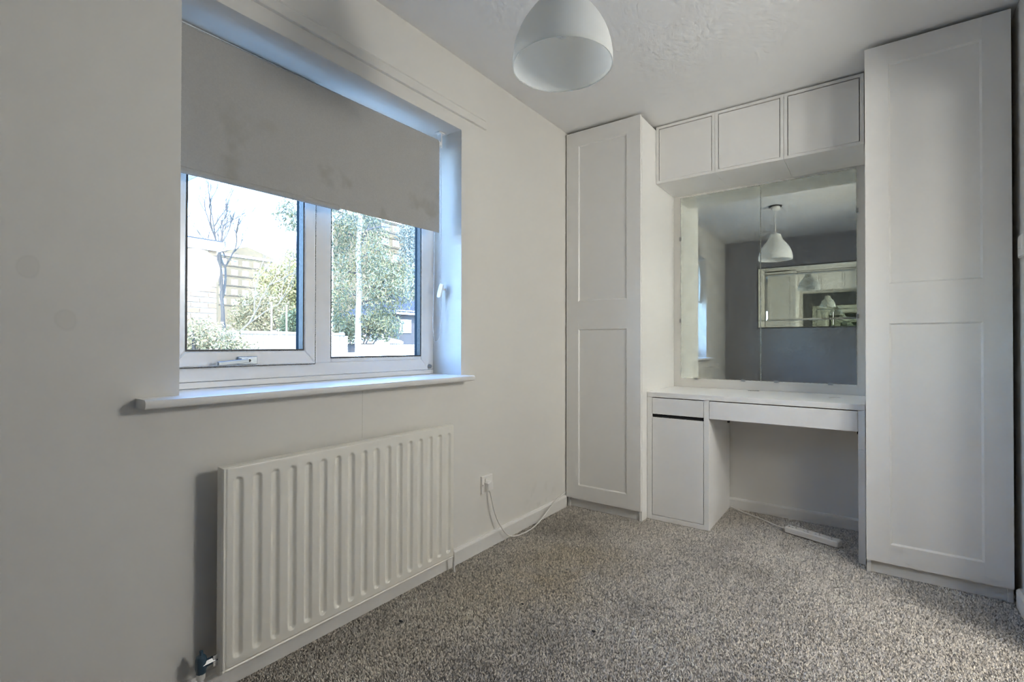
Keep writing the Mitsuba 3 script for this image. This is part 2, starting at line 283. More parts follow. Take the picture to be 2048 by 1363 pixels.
# window board
put('window_1__sill', hull([(x, y, z) for y in (-2.278, -0.972) for x, z in ((-0.25, 0.857), (-0.25, 0.882), (0.064, 0.882), (0.0695, 0.8795), (0.072, 0.8745), (0.072, 0.8665), (0.0695, 0.8605), (0.064, 0.857))]) if False else
    cat([hull([(x, y, z) for y in (-2.278, -0.972) for x, z in ((0.0, 0.857), (0.0, 0.882), (0.064, 0.882), (0.0695, 0.8795), (0.072, 0.8745), (0.072, 0.8665), (0.0695, 0.8605), (0.064, 0.857))]),
         box(-0.25, 0.0, WY0 + 0.0005, WY1 - 0.0005, 0.8575, 0.882)]), 'gloss_white', 25, label='white window board with projecting ends')

# batten above the window
bt = hull([(0, y, z) for y in (-2.80, -0.812) for z in (2.114, 2.166)] + [(0.010, y, z) for y in (-2.80, -0.812) for z in (2.1165, 2.152)] + [(0.006, y, 2.160) for y in (-2.80, -0.812)])
put('trim_2', bt, 'paint_wall', kind='structure', label='long painted batten on the wall above the window')

# ------------------------------------------------------------------ roller blind
tag('roller_blind', 'half-drawn grey roller blind with bead chain in the window recess', 'blind')
BX, BZ = -0.105, 1.992
roll = trimesh.creation.cylinder(0.017, 1.108, sections=28); roll.apply_transform(trimesh.transformations.rotation_matrix(math.pi / 2, (1, 0, 0))); roll.apply_translation((BX, (-2.162 - 1.054) / 2, BZ))
tilt = lambda m: m.apply_transform(np.array([[1, 0, 0, 0], [0, 1, 0, 0], [0, 0.012, 1, 0.012 * 1.606 - 0.003], [0, 0, 0, 1.0]]))   # hangs a little low at the left end
tilt(roll)
put('roller_blind__roller', roll, 'blind_cloth', 40)
def cloth():
    ny, nz = 60, 40; Y = np.linspace(-2.160, -1.052, ny); Z = np.linspace(BZ, 1.558, nz); V = []
    for z in Z:
        t = (BZ - z) / (BZ - 1.558)
        for i, y in enumerate(Y):
            e = ((y + 1.606) / 0.554)
            V.append((BX + 0.0175 + 0.004 * math.sin(math.pi * t) * abs(e) ** 6, y - 0.005 * math.sin(math.pi * t) * np.sign(e) * abs(e) ** 3, z))
    V = np.array(V); back = V - [0.0012, 0, 0]; n = len(V); F = []
    for i in range(nz - 1):
        for j in range(ny - 1):
            a = i * ny + j; F += [[a, a + ny, a + 1], [a + 1, a + ny, a + ny + 1]]
    F = np.array(F); return trimesh.Trimesh(np.vstack([V, back]), np.vstack([F, F[:, ::-1] + n]), process=False)
put('roller_blind__cloth', tilt(cloth()), 'blind_cloth', True)
bar = trimesh.creation.capsule(1.09, 0.0085, count=[10, 12]); bar.apply_transform(trimesh.transformations.rotation_matrix(-math.pi / 2, (1, 0, 0))); bar.apply_scale((0.8, 1, 1.3)); bar.apply_translation((BX + 0.0150, -2.151, 1.560)); tilt(bar)
put('roller_blind__bottom_bar', bar, 'blind_cloth', 40)
for yb in (-2.174, -1.050):
    s = 1 if yb > -1.5 else 0
    put('roller_blind__bracket', cat([cbox(BX - 0.016, BX + 0.016, yb, yb + (0.040 if s else 0.010), 2.046, 2.0535, 0.002), cbox(BX - 0.016, BX + 0.012, yb + (0.016 if s else 0), yb + (0.024 if s else 0.010), 1.976, 2.050, 0.002)]), 'plastic_white')
gear = trimesh.creation.cylinder(0.017, 0.018, sections=20); gear.apply_transform(trimesh.transformations.rotation_matrix(math.pi / 2, (1, 0, 0))); gear.apply_translation((BX, -1.043, 1.992))
put('roller_blind__chain_wheel', gear, 'plastic_white', 40)
strandA = [(BX - 0.014, -1.040, 1.99), (BX - 0.016, -1.047, 1.80), (BX - 0.016, -1.052, 1.40), (BX - 0.014, -1.060, 1.15), (BX - 0.012, -1.058, 1.07), (BX - 0.010, -1.046, 1.038), (BX - 0.008, -1.030, 1.052), (BX - 0.006, -1.021, 1.10), (BX - 0.004, -1.016, 1.20), (BX - 0.004, -1.014, 1.29)]
strandB = [(BX + 0.014, -1.040, 1.99), (BX + 0.013, -1.036, 1.80), (BX + 0.010, -1.033, 1.50), (BX + 0.002, -1.026, 1.34), (BX - 0.002, -1.018, 1.305)]
sA, sB = spline(strandA, 170), spline(strandB, 120)
put('roller_blind__cord', cat([tube(sA, 0.0008, 5), tube(sB, 0.0008, 5)]), 'plastic_white', True)
bead = trimesh.creation.icosphere(0, 0.0026)
def beads(P):
    out = []
    for q in P:
        b = bead.copy(); b.apply_translation(q); out.append(b)
    return cat(out)
put('roller_blind__bead_chain', cat([beads(sA), beads(sB)]), 'chain_grey', kind='stuff')
# chain cleat on the recess wall
cl = hull([(BX + dx, yy, 1.288 + dz) for yy in (-1.030, -1.022) for dx, dz in [(0.013 * math.cos(a) + (0.008 if math.sin(a) > 0 else -0.008), 0.011 * math.sin(a) + (0.022 if math.sin(a) > 0 else -0.022)) for a in np.linspace(0, 2 * math.pi, 24, endpoint=False)]])
put('chain_cleat__tab', cl, 'plastic_white', 40)
st = trimesh.creation.cylinder(0.006, 0.031, sections=16); st.apply_transform(trimesh.transformations.rotation_matrix(math.pi / 2, (1, 0, 0))); st.apply_translation((BX - 0.004, -1.0075, 1.298))
put('chain_cleat__stem', st, 'plastic_white', 40)
tag('chain_cleat', 'small oval white cleat holding the blind chain on the recess side', 'cleat')

# ------------------------------------------------------------------ radiator
RY0, RY1, RZ0, RZ1, RX = -2.099, -1.135, 0.087, 0.674, 0.09
def rad_panel():
    ny, nz = 482, 150
    y = np.linspace(RY0, RY1, ny)
    zs = np.unique(np.r_[np.linspace(RZ0, RZ0 + 0.06, 32), np.linspace(RZ0 + 0.06, RZ1 - 0.06, 40), np.linspace(RZ1 - 0.06, RZ1, 32)]); nz = len(zs)
    Yg, Zg = np.meshgrid(y, zs)
    X = np.full_like(Yg, RX)
    pitch = 0.05525; first = -2.054
    ss = lambda a, b, v: (lambda t: t * t * (3 - 2 * t))(np.clip((v - a) / (b - a), 0, 1))
    for k in range(17):
        yc = first + k * pitch
        if yc < RY1:
            dz = np.maximum(0, np.maximum(Zg - 0.628, 0.133 - Zg)); dy = Yg - yc
            d = np.sqrt(dy ** 2 + dz ** 2)
            X -= 0.0085 * (1 - ss(0.004, 0.0155, d))
    edge = np.minimum.reduce([Yg - RY0, RY1 - Yg, Zg - RZ0, RZ1 - Zg])
    seam = np.minimum.reduce([np.abs(Yg - RY0 - 0.010), np.abs(Zg - RZ0 - 0.010)])
    X -= 0.0025 * (1 - ss(0.0008, 0.003, seam)) * (Zg < RZ1 - 0.004)
    X -= 0.006 * (1 - ss(0.0, 0.006, edge)) ** 2
    V = np.stack([X, Yg, Zg], -1).reshape(-1, 3); n = len(V)
    i, j = np.meshgrid(np.arange(nz - 1), np.arange(ny - 1), indexing='ij'); a = (i * ny + j).ravel()
    F = np.vstack([np.c_[a, a + 1, a + ny + 1], np.c_[a, a + ny + 1, a + ny]])
    ring = np.r_[np.arange(ny), (np.arange(1, nz) * ny + ny - 1), (nz - 1) * ny + np.arange(ny - 2, -1, -1), np.arange(nz - 2, 0, -1) * ny]
    bv = V[ring].copy(); bv[:, 0] = RX - 0.030
    m = len(ring); k = np.arange(m); k2 = (k + 1) % m
    F2 = np.vstack([np.c_[ring[k], n + k, ring[k2]], np.c_[ring[k2], n + k, n + k2]])
    c = np.array([[RX - 0.030, (RY0 + RY1) / 2, (RZ0 + RZ1) / 2]]); F3 = np.c_[np.full(m, n + m), n + k2, n + k]
    return trimesh.Trimesh(np.vstack([V, bv, c]), np.vstack([F, F2, F3]), process=False)
put('radiator__panel', rad_panel(), 'radiator_enamel', 35)
tag('radiator', 'cream single panel radiator with vertical grooves below the window', 'radiator')
for yb in (-1.95, -1.29): put('radiator__bracket', cbox(0.0, RX - 0.030, yb - 0.02, yb + 0.02, 0.20, 0.60, 0.002), 'radiator_enamel')
vy = -2.137
put('radiator__valve__body', lathe([(0.0005, 0.166), (0.005, 0.165), (0.0055, 0.155), (0.012, 0.150), (0.0145, 0.143), (0.0145, 0.118), (0.012, 0.110), (0.0125, 0.104), (0.0005, 0.104)], 24, (0.055, vy, 0)), 'valve_blue', 30, label='dark blue-black valve body')
nut = trimesh.creation.cylinder(0.010, 0.040, sections=6); nut.apply_transform(trimesh.transformations.rotation_matrix(math.pi / 2, (1, 0, 0))); nut.apply_translation((0.060, vy + 0.020, 0.128))
put('radiator__valve__nut', nut, 'valve_blue', 20)
put('radiator__valve__collar', lathe([(0.0005, 0.104), (0.011, 0.103), (0.011, 0.088), (0.008, 0.086), (0.0005, 0.086)], 20, (0.055, vy, 0)), 'plastic_white', 30)
put('radiator__label', cbox(0.066, 0.069, vy + 0.026, vy + 0.040, 0.112, 0.142, 0.001), 'plastic_white', label='small white tag beside the valve')
put('radiator__pipe', tube([(0.055, vy, 0.088), (0.055, vy, 0.0)], 0.0075, 14), 'plastic_white', 40)
put('radiator__pipe', tube(spline([(0.062, -1.120, 0.115), (0.060, -1.106, 0.098), (0.056, -1.098, 0.05), (0.052, -1.092, 0.0)], 14), 0.006, 12), 'plastic_white', 40)
put('radiator__bleed_valve', lathe([(0.0005, 0.182), (0.0035, 0.180), (0.0045, 0.15), (0.006, 0.145), (0.006, 0.112), (0.0005, 0.110)], 14, (0.064, -1.1245, 0)), 'plastic_white', 30)

# ------------------------------------------------------------------ wall socket, plug and cable
def plate(key, y0, y1, z0, z1, x=0.0, s=1, t=0.010):
    return hull([(x, y, z) for y in (y0, y1) for z in (z0, z1)] + [(x + s * t * 0.7, y, z) for y in (y0, y1) for z in (z0, z1)] + [(x + s * t, y, z) for y in (y0 + 0.004, y1 - 0.004) for z in (z0 + 0.004, z1 - 0.004)])
put('wall_socket__plate', plate('', -0.845, -0.757, 0.279, 0.367), 'plastic_white')
put('wall_socket__switch', cbox(0.009, 0.014, -0.822, -0.811, 0.338, 0.354, 0.001), 'plastic_white')
scr = trimesh.creation.cylinder(0.003, 0.001, sections=12); scr.apply_transform(trimesh.transformations.rotation_matrix(math.pi / 2, (0, 1, 0)))
for yy in (-0.837, -0.765):
    q = scr.copy(); q.apply_translation((0.0105, yy, 0.323)); put('wall_socket__screw', q, 'steel_dull')
tag('wall_socket', 'white single wall socket low on the wall right of the radiator', 'socket')
put('plug__body', hull([(x, y, z) for x, g in ((0.0102, 0.0), (0.028, 0.001), (0.034, 0.005)) for y, z in ((-0.826 + g, 0.322 - 0.030 + g), (-0.780 - g, 0.322 - 0.030 + g), (-0.780 - g, 0.322 + 0.012 - g), (-0.790 - g, 0.322 + 0.020 - g), (-0.816 + g, 0.322 + 0.020 - g), (-0.826 + g, 0.322 + 0.012 - g))]), 'plastic_white')
cable = spline([(0.022, -0.800, 0.294), (0.026, -0.795, 0.272), (0.032, -0.780, 0.20), (0.042, -0.735, 0.10), (0.052, -0.665, 0.028), (0.060, -0.575, 0.0105), (0.061, -0.47, 0.011), (0.052, -0.36, 0.028), (0.034, -0.24, 0.056), (0.016, -0.12, 0.079), (0.0065, -0.045, 0.084), (0.0045, -0.004, 0.090)], 90)
put('plug__cable', tube(cable, 0.0033, 9), 'plastic_white', 40)
tag('plug', 'white plug in the wall socket with its cable looping to the floor', 'plug')

# ------------------------------------------------------------------ light switch (at the right edge of the frame)
put('light_switch__plate', plate('', -0.092, -0.006, 1.371, 1.457, X1, -1, 0.010), 'plastic_white')
put('light_switch__rocker', hull([(X1 - 0.010, y, z) for y in (-0.056, -0.042) for z in (1.402, 1.426)] + [(X1 - 0.0145, y, 1.404) for y in (-0.056, -0.042)]), 'plastic_white')
tag('light_switch', 'white light switch on the right wall beside the tall wardrobe', 'switch')

# ------------------------------------------------------------------ pendant lamp
PX, PY, PR = 0.832, -1.468, 0.150
zr = 1.862
SH = 0.250
prof_o = [(0.044, zr + SH)] + [(PR * k, zr + SH * h) for h, k in ((0.992, 0.325), (0.975, 0.338), (0.93, 0.345), (0.885, 0.358), (0.83, 0.395), (0.773, 0.450), (0.68, 0.570), (0.587, 0.690), (0.49, 0.795), (0.40, 0.872), (0.307, 0.932), (0.21, 0.972), (0.10, 0.998), (0.04, 1.0), (0.0, 0.992))]
prof_i = [(r - 0.003, z) for r, z in prof_o[::-1][1:]]
put('pendant_lamp__shade', lathe(prof_o + [(PR - 0.0035, zr + 0.0005), (PR - 0.002, zr + 0.004)], 72, (PX, PY, 0)), 'shade_opal', 50)
put('pendant_lamp__lamp_holder', lathe([(0.0005, zr + SH + 0.013), (0.012, zr + SH + 0.013), (0.018, zr + SH + 0.003), (0.0435, zr + SH + 0.0004), (0.0435, zr + SH - 0.003), (0.019, zr + SH - 0.014), (0.019, zr + SH - 0.057), (0.0005, zr + SH - 0.057)], 28, (PX, PY, 0)), 'lamp_holder', 30)
put('pendant_lamp__bulb', lathe([(0.012, zr + SH - 0.056), (0.014, zr + SH - 0.072), (0.026, zr + SH - 0.107), (0.029, zr + SH - 0.127), (0.024, zr + SH - 0.15), (0.012, zr + SH - 0.159), (0.0005, zr + SH - 0.161)], 24, (PX, PY, 0)), 'bulb_glass', 40)
put('pendant_lamp__cord', tube([(PX, PY, zr + SH + 0.011), (PX, PY, ZC - 0.03)], 0.0032, 8), 'plastic_white', 40)
put('pendant_lamp__ceiling_rose', lathe([(0.0005, ZC - 0.052), (0.008, ZC - 0.052), (0.030, ZC - 0.046), (0.040, ZC - 0.034), (0.042, ZC - 0.010), (0.0005, ZC - 0.010)], 32, (PX, PY, 0)), 'plastic_white', 30)
put('pendant_lamp__rose_shadow', lathe([(0.0005, ZC - 0.010), (0.058, ZC - 0.010), (0.058, ZC - 0.0005)], 32, (PX, PY, 0)), 'rubber_black', 30, label='dark disc painting the shade where the rose meets the ceiling')  # dark disc paints the contact shade above the ceiling rose
tag('pendant_lamp', 'white bell-shaped pendant lamp hanging from the ceiling', 'pendant lamp')

# ------------------------------------------------------------------ wardrobes
def wardrobe(key, x0, x1, label):
    t, zt, zb, yb = 0.018, 2.3645, 0.0615, Y1 - 0.003
    put(key + '__side_panel', cbox(x0 + 0.001, x0 + t, 0.021, yb, 0.0, zt, 0.0008), 'furniture')
    put(key + '__side_panel', cbox(x1 - t, x1 - 0.0005, 0.021, yb, 0.0, zt, 0.0008), 'furniture')
    put(key + '__top_panel', cbox(x0 + t, x1 - t, 0.021, yb, zt - 0.018, zt - 0.0005, 0.0008), 'furniture')
    put(key + '__plinth', cbox(x0 + t, x1 - t, 0.032, 0.050, 0.0, 0.058, 0.0008), 'furniture')
    put(key + '__back_panel', box(x0 + t, x1 - t, yb - 0.006, yb, 0.06, zt - 0.018), 'furniture')
    # shaker door with two recessed panels, proud of the case
    dx0, dx1, zd0, zd1, sw = x0, x1 - 0.0015, zb, 2.3705, 0.0925
    rails = [(zb, 0.1535), (1.1175, 1.3070), (2.2730, zd1)]
    bev = 0.007
    def bar(xa, xb, za, zc, in_l=False, in_r=False, in_b=False, in_t=False):
        c = 0.0008; lo = (xa + (bev if in_l else c), xb - (bev if in_r else c), za + (bev if in_b else c), zc - (bev if in_t else c))
        pts = [(x, 0.018, z) for x in (xa, xb) for z in (za, zc)] + [(x, 0.007, z) for x in (xa, xb) for z in (za, zc)] + [(x, 0.0, z) for x in lo[:2] for z in lo[2:]]
        # bevels of width bev fall 7 mm; plain edges are only eased
        return hull(pts)
    put(key + '__door__stile', hull([(x, y, z) for z in (zd0, zd1) for x, y in ((dx0, 0.018), (dx0, 0.0008), (dx0 + 0.0008, 0.0), (dx0 + sw - bev, 0.0), (dx0 + sw, 0.007), (dx0 + sw, 0.018))]), 'furniture')
    put(key + '__door__stile', hull([(x, y, z) for z in (zd0, zd1) for x, y in ((dx1, 0.018), (dx1, 0.0008), (dx1 - 0.0008, 0.0), (dx1 - sw + bev, 0.0), (dx1 - sw, 0.007), (dx1 - sw, 0.018))]), 'furniture')
    for k, (za, zc) in enumerate(rails):
        prof = [(0.018, za), (0.018, zc)]
        prof += [(0.0072, za), (0.0003, za + bev)] if k > 0 else [(0.0003, za)]
        prof += [(0.0072, zc), (0.0003, zc - bev)] if k < 2 else [(0.0003, zc)]
        # the rail runs between the stiles' bevels
        a, b = dx0 + sw - bev - 0.0006 + 0.0008, dx1 - sw + bev - 0.0002
        put(key + '__door__rail', hull([(x, y, z) for x in (a, b) for y, z in prof]), 'furniture')
    for za, zc in ((rails[0][1], rails[1][0]), (rails[1][1], rails[2][0])):
        put(key + '__door__panel', box(dx0 + sw - 0.002, dx1 - sw + 0.002, 0.0075, 0.016, za - 0.002, zc + 0.002), 'furniture')
    tag(key, label, 'wardrobe')
wardrobe('wardrobe', 0.0085, 0.5030, 'tall white panelled wardrobe in the corner left of the desk')
wardrobe('wardrobe_001', 1.5615, 2.0385, 'tall white panelled wardrobe right of the desk, against the right wall')

# ------------------------------------------------------------------ wall cabinets over the desk
cab_x = [0.5045, 0.8535, 1.2060, 1.5580]
names = ['white wall cabinet above the mirrors, next to the left wardrobe', 'white wall cabinet above the mirrors, in the middle of three', 'white wall cabinet above the mirrors, next to the right wardrobe']
for k in range(3):
    key = 'wall_cabinet' + ('' if k == 0 else f'_{k:03d}')
    a, b, yf, z0, z1, t = cab_x[k] + 0.0006, cab_x[k + 1] - 0.0006, 0.249, 2.028, 2.381, 0.0165
    bt_ = 0.0155
    put(key + '__case', tm(mbox(a, b, yf, Y1 - 0.002, z0, z1) - mbox(a + t, b - t, yf - 0.1, Y1 - 0.02, z0 + bt_, z1 - bt_)), 'furniture')
    g = 0.0034
    put(key + '__door', cbox(a + t + g, b - t - g, yf + 0.001, yf + 0.018, z0 + bt_ + 0.0012, z1 - bt_ - g * 1.3, 0.0006), 'furniture')
    tag(key, names[k], 'cabinet', 'wall cabinets above the mirrors')

# ------------------------------------------------------------------ wall mirrors over the desk
def wall_mirror(key, x0, x1, z0, z1, label, clips):
    y = Y1 - 0.006
    put(key + '__glass', hull([(x, Y1 - 0.0015, z) for x in (x0, x1) for z in (z0, z1)] + [(x, y + 0.002, z) for x in (x0, x1) for z in (z0, z1)] + [(x, y, z) for x in (x0 + 0.0015, x1 - 0.0015) for z in (z0 + 0.0015, z1 - 0.0015)]), 'mirror_glass')
    for kind, q in clips:
        if kind == 'b': m = cat([cbox(q - 0.012, q + 0.012, y - 0.004, Y1, z0 - 0.007, z0 - 0.0003, 0.001), cbox(q - 0.012, q + 0.012, y - 0.004, y - 0.0005, z0 - 0.007, z0 + 0.005, 0.001)])
        else:
            xe, s = (x0, -1) if kind == 'l' else (x1, 1)
            m = cat([cbox(min(xe + s * 0.0003, xe + s * 0.008), max(xe + s * 0.0003, xe + s * 0.008), y - 0.004, Y1, q - 0.012, q + 0.012, 0.001), cbox(min(xe - s * 0.004, xe + s * 0.008), max(xe - s * 0.004, xe + s * 0.008), y - 0.004, y - 0.0005, q - 0.012, q + 0.012, 0.001)])
        put(key + '__clip', m, 'steel_dull')
    tag(key, label, 'mirror')
wall_mirror('wall_mirror', 0.5500, 1.0350, 0.807, 2.014, 'tall frameless wall mirror above the desk, next to the left wardrobe', [('b', 0.65), ('b', 0.935), ('l', 1.74), ('l', 1.19)])
wall_mirror('wall_mirror_001', 1.0365, 1.5200, 0.807, 2.014, 'tall frameless wall mirror above the desk, next to the right wardrobe', [('b', 1.12), ('b', 1.395), ('r', 1.78), ('r', 1.19)])

# ------------------------------------------------------------------ desk
tag('desk', 'white desk with cupboard and drawers between the two wardrobes', 'desk')
dx0, dx1, dy0, dy1, zt, tt = 0.5045, 1.5590, 0.096, 0.594, 0.7485, 0.0285
DM = 'desk_foil'
put('desk__top', cbox(dx0, dx1, dy0, dy1, zt - tt, zt, 0.0015), DM)
put('desk__side_panel', cbox(dx0, 0.5330, dy0 + 0.0005, dy1 - 0.001, 0.0, zt - tt - 0.0006, 0.001), DM)
put('desk__side_panel', cbox(0.8285, 0.8560, dy0 + 0.0005, dy1 - 0.001, 0.0, zt - tt - 0.0006, 0.001), DM)
put('desk__leg', cbox(1.5310, dx1, dy0 + 0.0005, dy1 - 0.001, 0.5355, zt - tt - 0.0006, 0.001), DM)
put('desk__leg', cbox(1.5310, dx1, dy0 + 0.0005, dy0 + 0.080, 0.0, 0.5347, 0.001), DM)
put('desk__leg', cbox(1.5310, dx1, dy1 - 0.08, dy1 - 0.001, 0.0, 0.5347, 0.001), DM)
put('desk__plinth_rail', cbox(0.5334, 0.8280, dy0 + 0.001, dy0 + 0.018, 0.0, 0.0275, 0.001), DM)
put('desk__drawer', cbox(0.5350, 0.8265, dy0 + 0.001, dy0 + 0.019, 0.6215, 0.7155, 0.001), DM, label='small drawer above the cupboard door')
put('desk__drawer', cbox(0.8580, 1.5295, dy0 + 0.001, dy0 + 0.019, 0.6185, 0.7150, 0.001), DM, label='wide drawer over the knee space')
put('desk__drawer_box', cbox(0.866, 1.520, dy0 + 0.020, dy1 - 0.09, 0.628, 0.700, 0.001), DM)
put('desk__door', cbox(0.5355, 0.8255, dy0 + 0.001, dy0 + 0.019, 0.0300, 0.6020, 0.001), DM, label='plain cupboard door')
put('desk__finger_gap_shade', cbox(0.5335, 0.8280, dy0 + 0.012, dy0 + 0.0135, 0.6025, 0.6210, 0.0003), 'dark_void', label='dark strip painting the shade inside the finger gap above the cupboard door')  # dark sheet stands in for the shade inside the finger gap
put('desk__back_panel', box(0.5332, 0.8283, dy1 - 0.006, dy1 - 0.002, 0.03, zt - tt - 0.001), DM)
put('desk__shelf_base', box(0.5332, 0.8283, dy0 + 0.02, dy1 - 0.007, 0.0275, 0.0415), DM)
for xx, yy in ((0.8660, 0.540), (1.5220, 0.540)):
    fx = trimesh.creation.cylinder(0.008, 0.012, sections=18); fx.apply_transform(trimesh.transformations.rotation_matrix(math.pi / 2, (0, 1, 0))); fx.apply_translation((0.8620 if xx < 1 else 1.5250, yy, 0.550)); put('desk__fixing', fx, 'rubber_black', 30, label='black screw fixing')
# small bits left on the desk top
bits = tube(spline([(1.405, 0.345, 0.7510), (1.418, 0.372, 0.7515), (1.440, 0.380, 0.7512), (1.452, 0.374, 0.7510)], 16), np.r_[0.001, np.full(14, 0.0024), 0.001], 7)
put('paper_scrap', bits, 'plastic_white', 40, label='small curled white scrap on the right half of the desk top', cat_='scrap')
put('pencil_stub', tube([(0.975, 0.530, 0.7507), (1.035, 0.545, 0.7507)], 0.0017, 6), 'steel_dull', label='thin dark stick lying on the desk top below the mirror joint', cat_='pencil')

# ------------------------------------------------------------------ extension lead on the floor under the desk
def ext():
    c, ang, L, Wd, H = np.array([1.328, 0.298, 0.0]), math.atan2(-0.082, 0.243), 0.262, 0.054, 0.036
    R = np.array([[math.cos(ang), -math.sin(ang), 0], [math.sin(ang), math.cos(ang), 0], [0, 0, 1]])
    def tf(m): m.vertices = m.vertices @ R.T + c; return m
    put('extension_lead__body', tf(cbox(-L / 2, L / 2, -Wd / 2, Wd / 2, 0.004, H, 0.004)), 'plastic_white')
    for k in range(4):
        x = -L / 2 + 0.045 + k * 0.058
        put('extension_lead__socket', tf(cat([box(x - 0.002, x + 0.002, 0.006, 0.014, H - 0.0005, H + 0.0004), box(x - 0.013, x - 0.007, -0.011, -0.007, H - 0.0005, H + 0.0004), box(x + 0.007, x + 0.013, -0.011, -0.007, H - 0.0005, H + 0.0004)])), 'dark_void')
    led = trimesh.creation.cylinder(0.004, 0.001, sections=12); led.apply_translation((-L / 2 + 0.014, 0, H + 0.0003)); put('extension_lead__button', tf(led), 'rubber_black')
    s = tf(trimesh.Trimesh([(-L / 2, 0, 0.018)], np.zeros((0, 3), int), process=False)).vertices[0]
    put('extension_lead__cable', tube(spline([s, s + [-0.05, 0.035, -0.006], (1.06, 0.452, 0.009), (0.96, 0.512, 0.009), (0.895, 0.545, 0.014), (0.862, 0.557, 0.020)], 50), 0.0034, 9), 'plastic_white', 40)
    tag('extension_lead', 'white multi-socket extension lead on the carpet under the desk', 'extension lead')
ext()

# specks on the carpet
for (x, y), s, l in [((0.177, -1.515), 0.007, 'black fluff speck on the carpet in front of the radiator'), ((0.778, -1.152), 0.006, 'black fluff speck on the open carpet in front of the desk'), ((0.469, -1.150), 0.005, 'tiny black fluff speck on the brownish carpet patch')]:
    m = trimesh.creation.icosphere(1, s); m.vertices = m.vertices * [1.2, 0.8, 0.5] * (0.7 + 0.6 * rng.random((len(m.vertices), 1))) + [x, y, 0.008]
    put('fluff_speck', m, 'rubber_black', label=l, cat_='fluff')

# ------------------------------------------------------------------ bevelled mirror on the grey wall (seen in the wall mirrors)
ax0, ax1, az0, az1, bw = 0.405, 1.625, 1.252, 2.018, 0.092
yw = Y0 + 0.012
put('accent_mirror__backing', cbox(ax0 - 0.006, ax1 + 0.006, Y0 + 0.001, yw, az0 - 0.006, az1 + 0.006, 0.001), 'rubber_black', label='dark backing board')
def bevel_glass(x0, x1, z0, z1, y, b=0.012, h=0.005):
    return hull([(x, y, z) for x in (x0, x1) for z in (z0, z1)] + [(x, y + 0.001, z) for x in (x0, x1) for z in (z0, z1)] + [(x, y + h, z) for x in (x0 + b, x1 - b) for z in (z0 + b, z1 - b)])
put('accent_mirror__centre_glass', bevel_glass(ax0 + bw + 0.001, ax1 - bw - 0.001, az0 + bw + 0.001, az1 - bw - 0.001, yw, 0.018, 0.004), 'mirror_glass')
for x0, x1, z0, z1 in ((ax0, ax0 + bw, az0 + bw, az1), (ax1 - bw, ax1, az0 + bw, az1), (ax0 + bw + 0.001, ax1 - bw - 0.001, az1 - bw, az1), (ax0, ax1, az0, az0 + bw - 0.001)):
    put('accent_mirror__border_glass', bevel_glass(x0, x1, z0, z1, yw, 0.006, 0.004), 'mirror_glass')
tag('accent_mirror', 'wide mirror with mirrored border strips on the grey wall, seen reflected', 'mirror')

# ------------------------------------------------------------------ outdoors
GZ = -0.30
put('ground', box(-220, -0.30, -40, 160, GZ - 0.4, GZ), 'lawn', kind='structure', label='pale garden ground outside')
def P(px, py, depth):                                   # offline-style survey: a direction from the room and a distance
    d = fwd + ((px - 1024) / F_PX) * right + ((681.5 - py) / F_PX) * up0
    return EYE + d * depth
def leaves(blobs, n, size, cols, seed, droop=0.0, elong=2.6):
    r = np.random.default_rng(seed); w = np.array([b[3] ** 2 for b in blobs]); w = w / w.sum(); idx = r.choice(len(blobs), n, p=w)
    B = np.array([b[:3] for b in blobs])[idx]; Rd = np.array([b[3] for b in blobs])[idx]
    d = r.normal(size=(n, 3)); d /= np.linalg.norm(d, axis=1, keepdims=True); c = B + d * (Rd * r.random(n) ** 0.4)[:, None] * [1, 1, 1.0]
    a = r.normal(size=(n, 3)); a[:, 2] -= droop; a /= np.linalg.norm(a, axis=1, keepdims=True)
    b = np.cross(a, r.normal(size=(n, 3))); b /= np.linalg.norm(b, axis=1, keepdims=True) + 1e-9
    s = size * r.uniform(0.6, 1.3, n)[:, None]
    V = np.stack([c, c + a * s * 0.5 + b * s * 0.5 / elong, c + a * s, c + a * s * 0.5 - b * s * 0.5 / elong], 1).reshape(-1, 3)
    k = np.arange(n)[:, None] * 4; Fm = np.vstack([k + [[0, 1, 2]], k + [[0, 2, 3]]])
    C = np.asarray(cols)[r.integers(0, len(cols), n)] * r.uniform(0.75, 1.25, n)[:, None]
    return trimesh.Trimesh(V, Fm, process=False), np.repeat(np.clip(C, 0, 0.9), 4, axis=0)
def branch_mesh(base, direction, length, rad, depth, seed, spread=0.55, up_pull=0.25, tips=None):
    r = np.random.default_rng(seed); out = []
    def grow(p, d, L, rd, k):
        pts = [p]; dd = d.copy()
        for _ in range(4):
            dd = dd + r.normal(size=3) * 0.10 + [0, 0, up_pull * 0.10]; dd /= np.linalg.norm(dd); pts.append(pts[-1] + dd * L / 4)
        out.append(tube(pts, np.linspace(rd, rd * 0.72, 5), 5 if k < 3 else 3, caps=False))
        if tips is not None and k >= depth - 2: tips.append(pts[-1])
        if k == depth: return
        for i in range(3 if k < 2 else r.integers(2, 4)):
            nd = dd + r.normal(size=3) * spread + [0, 0, up_pull * 0.4]; nd /= np.linalg.norm(nd)
            grow(pts[-1] if i else pts[-2 + (k % 2)], nd, L * r.uniform(0.62, 0.85), rd * 0.68, k + 1)
    grow(np.array(base, float), np.array(direction, float), length, rad, 0)
    return cat(out)

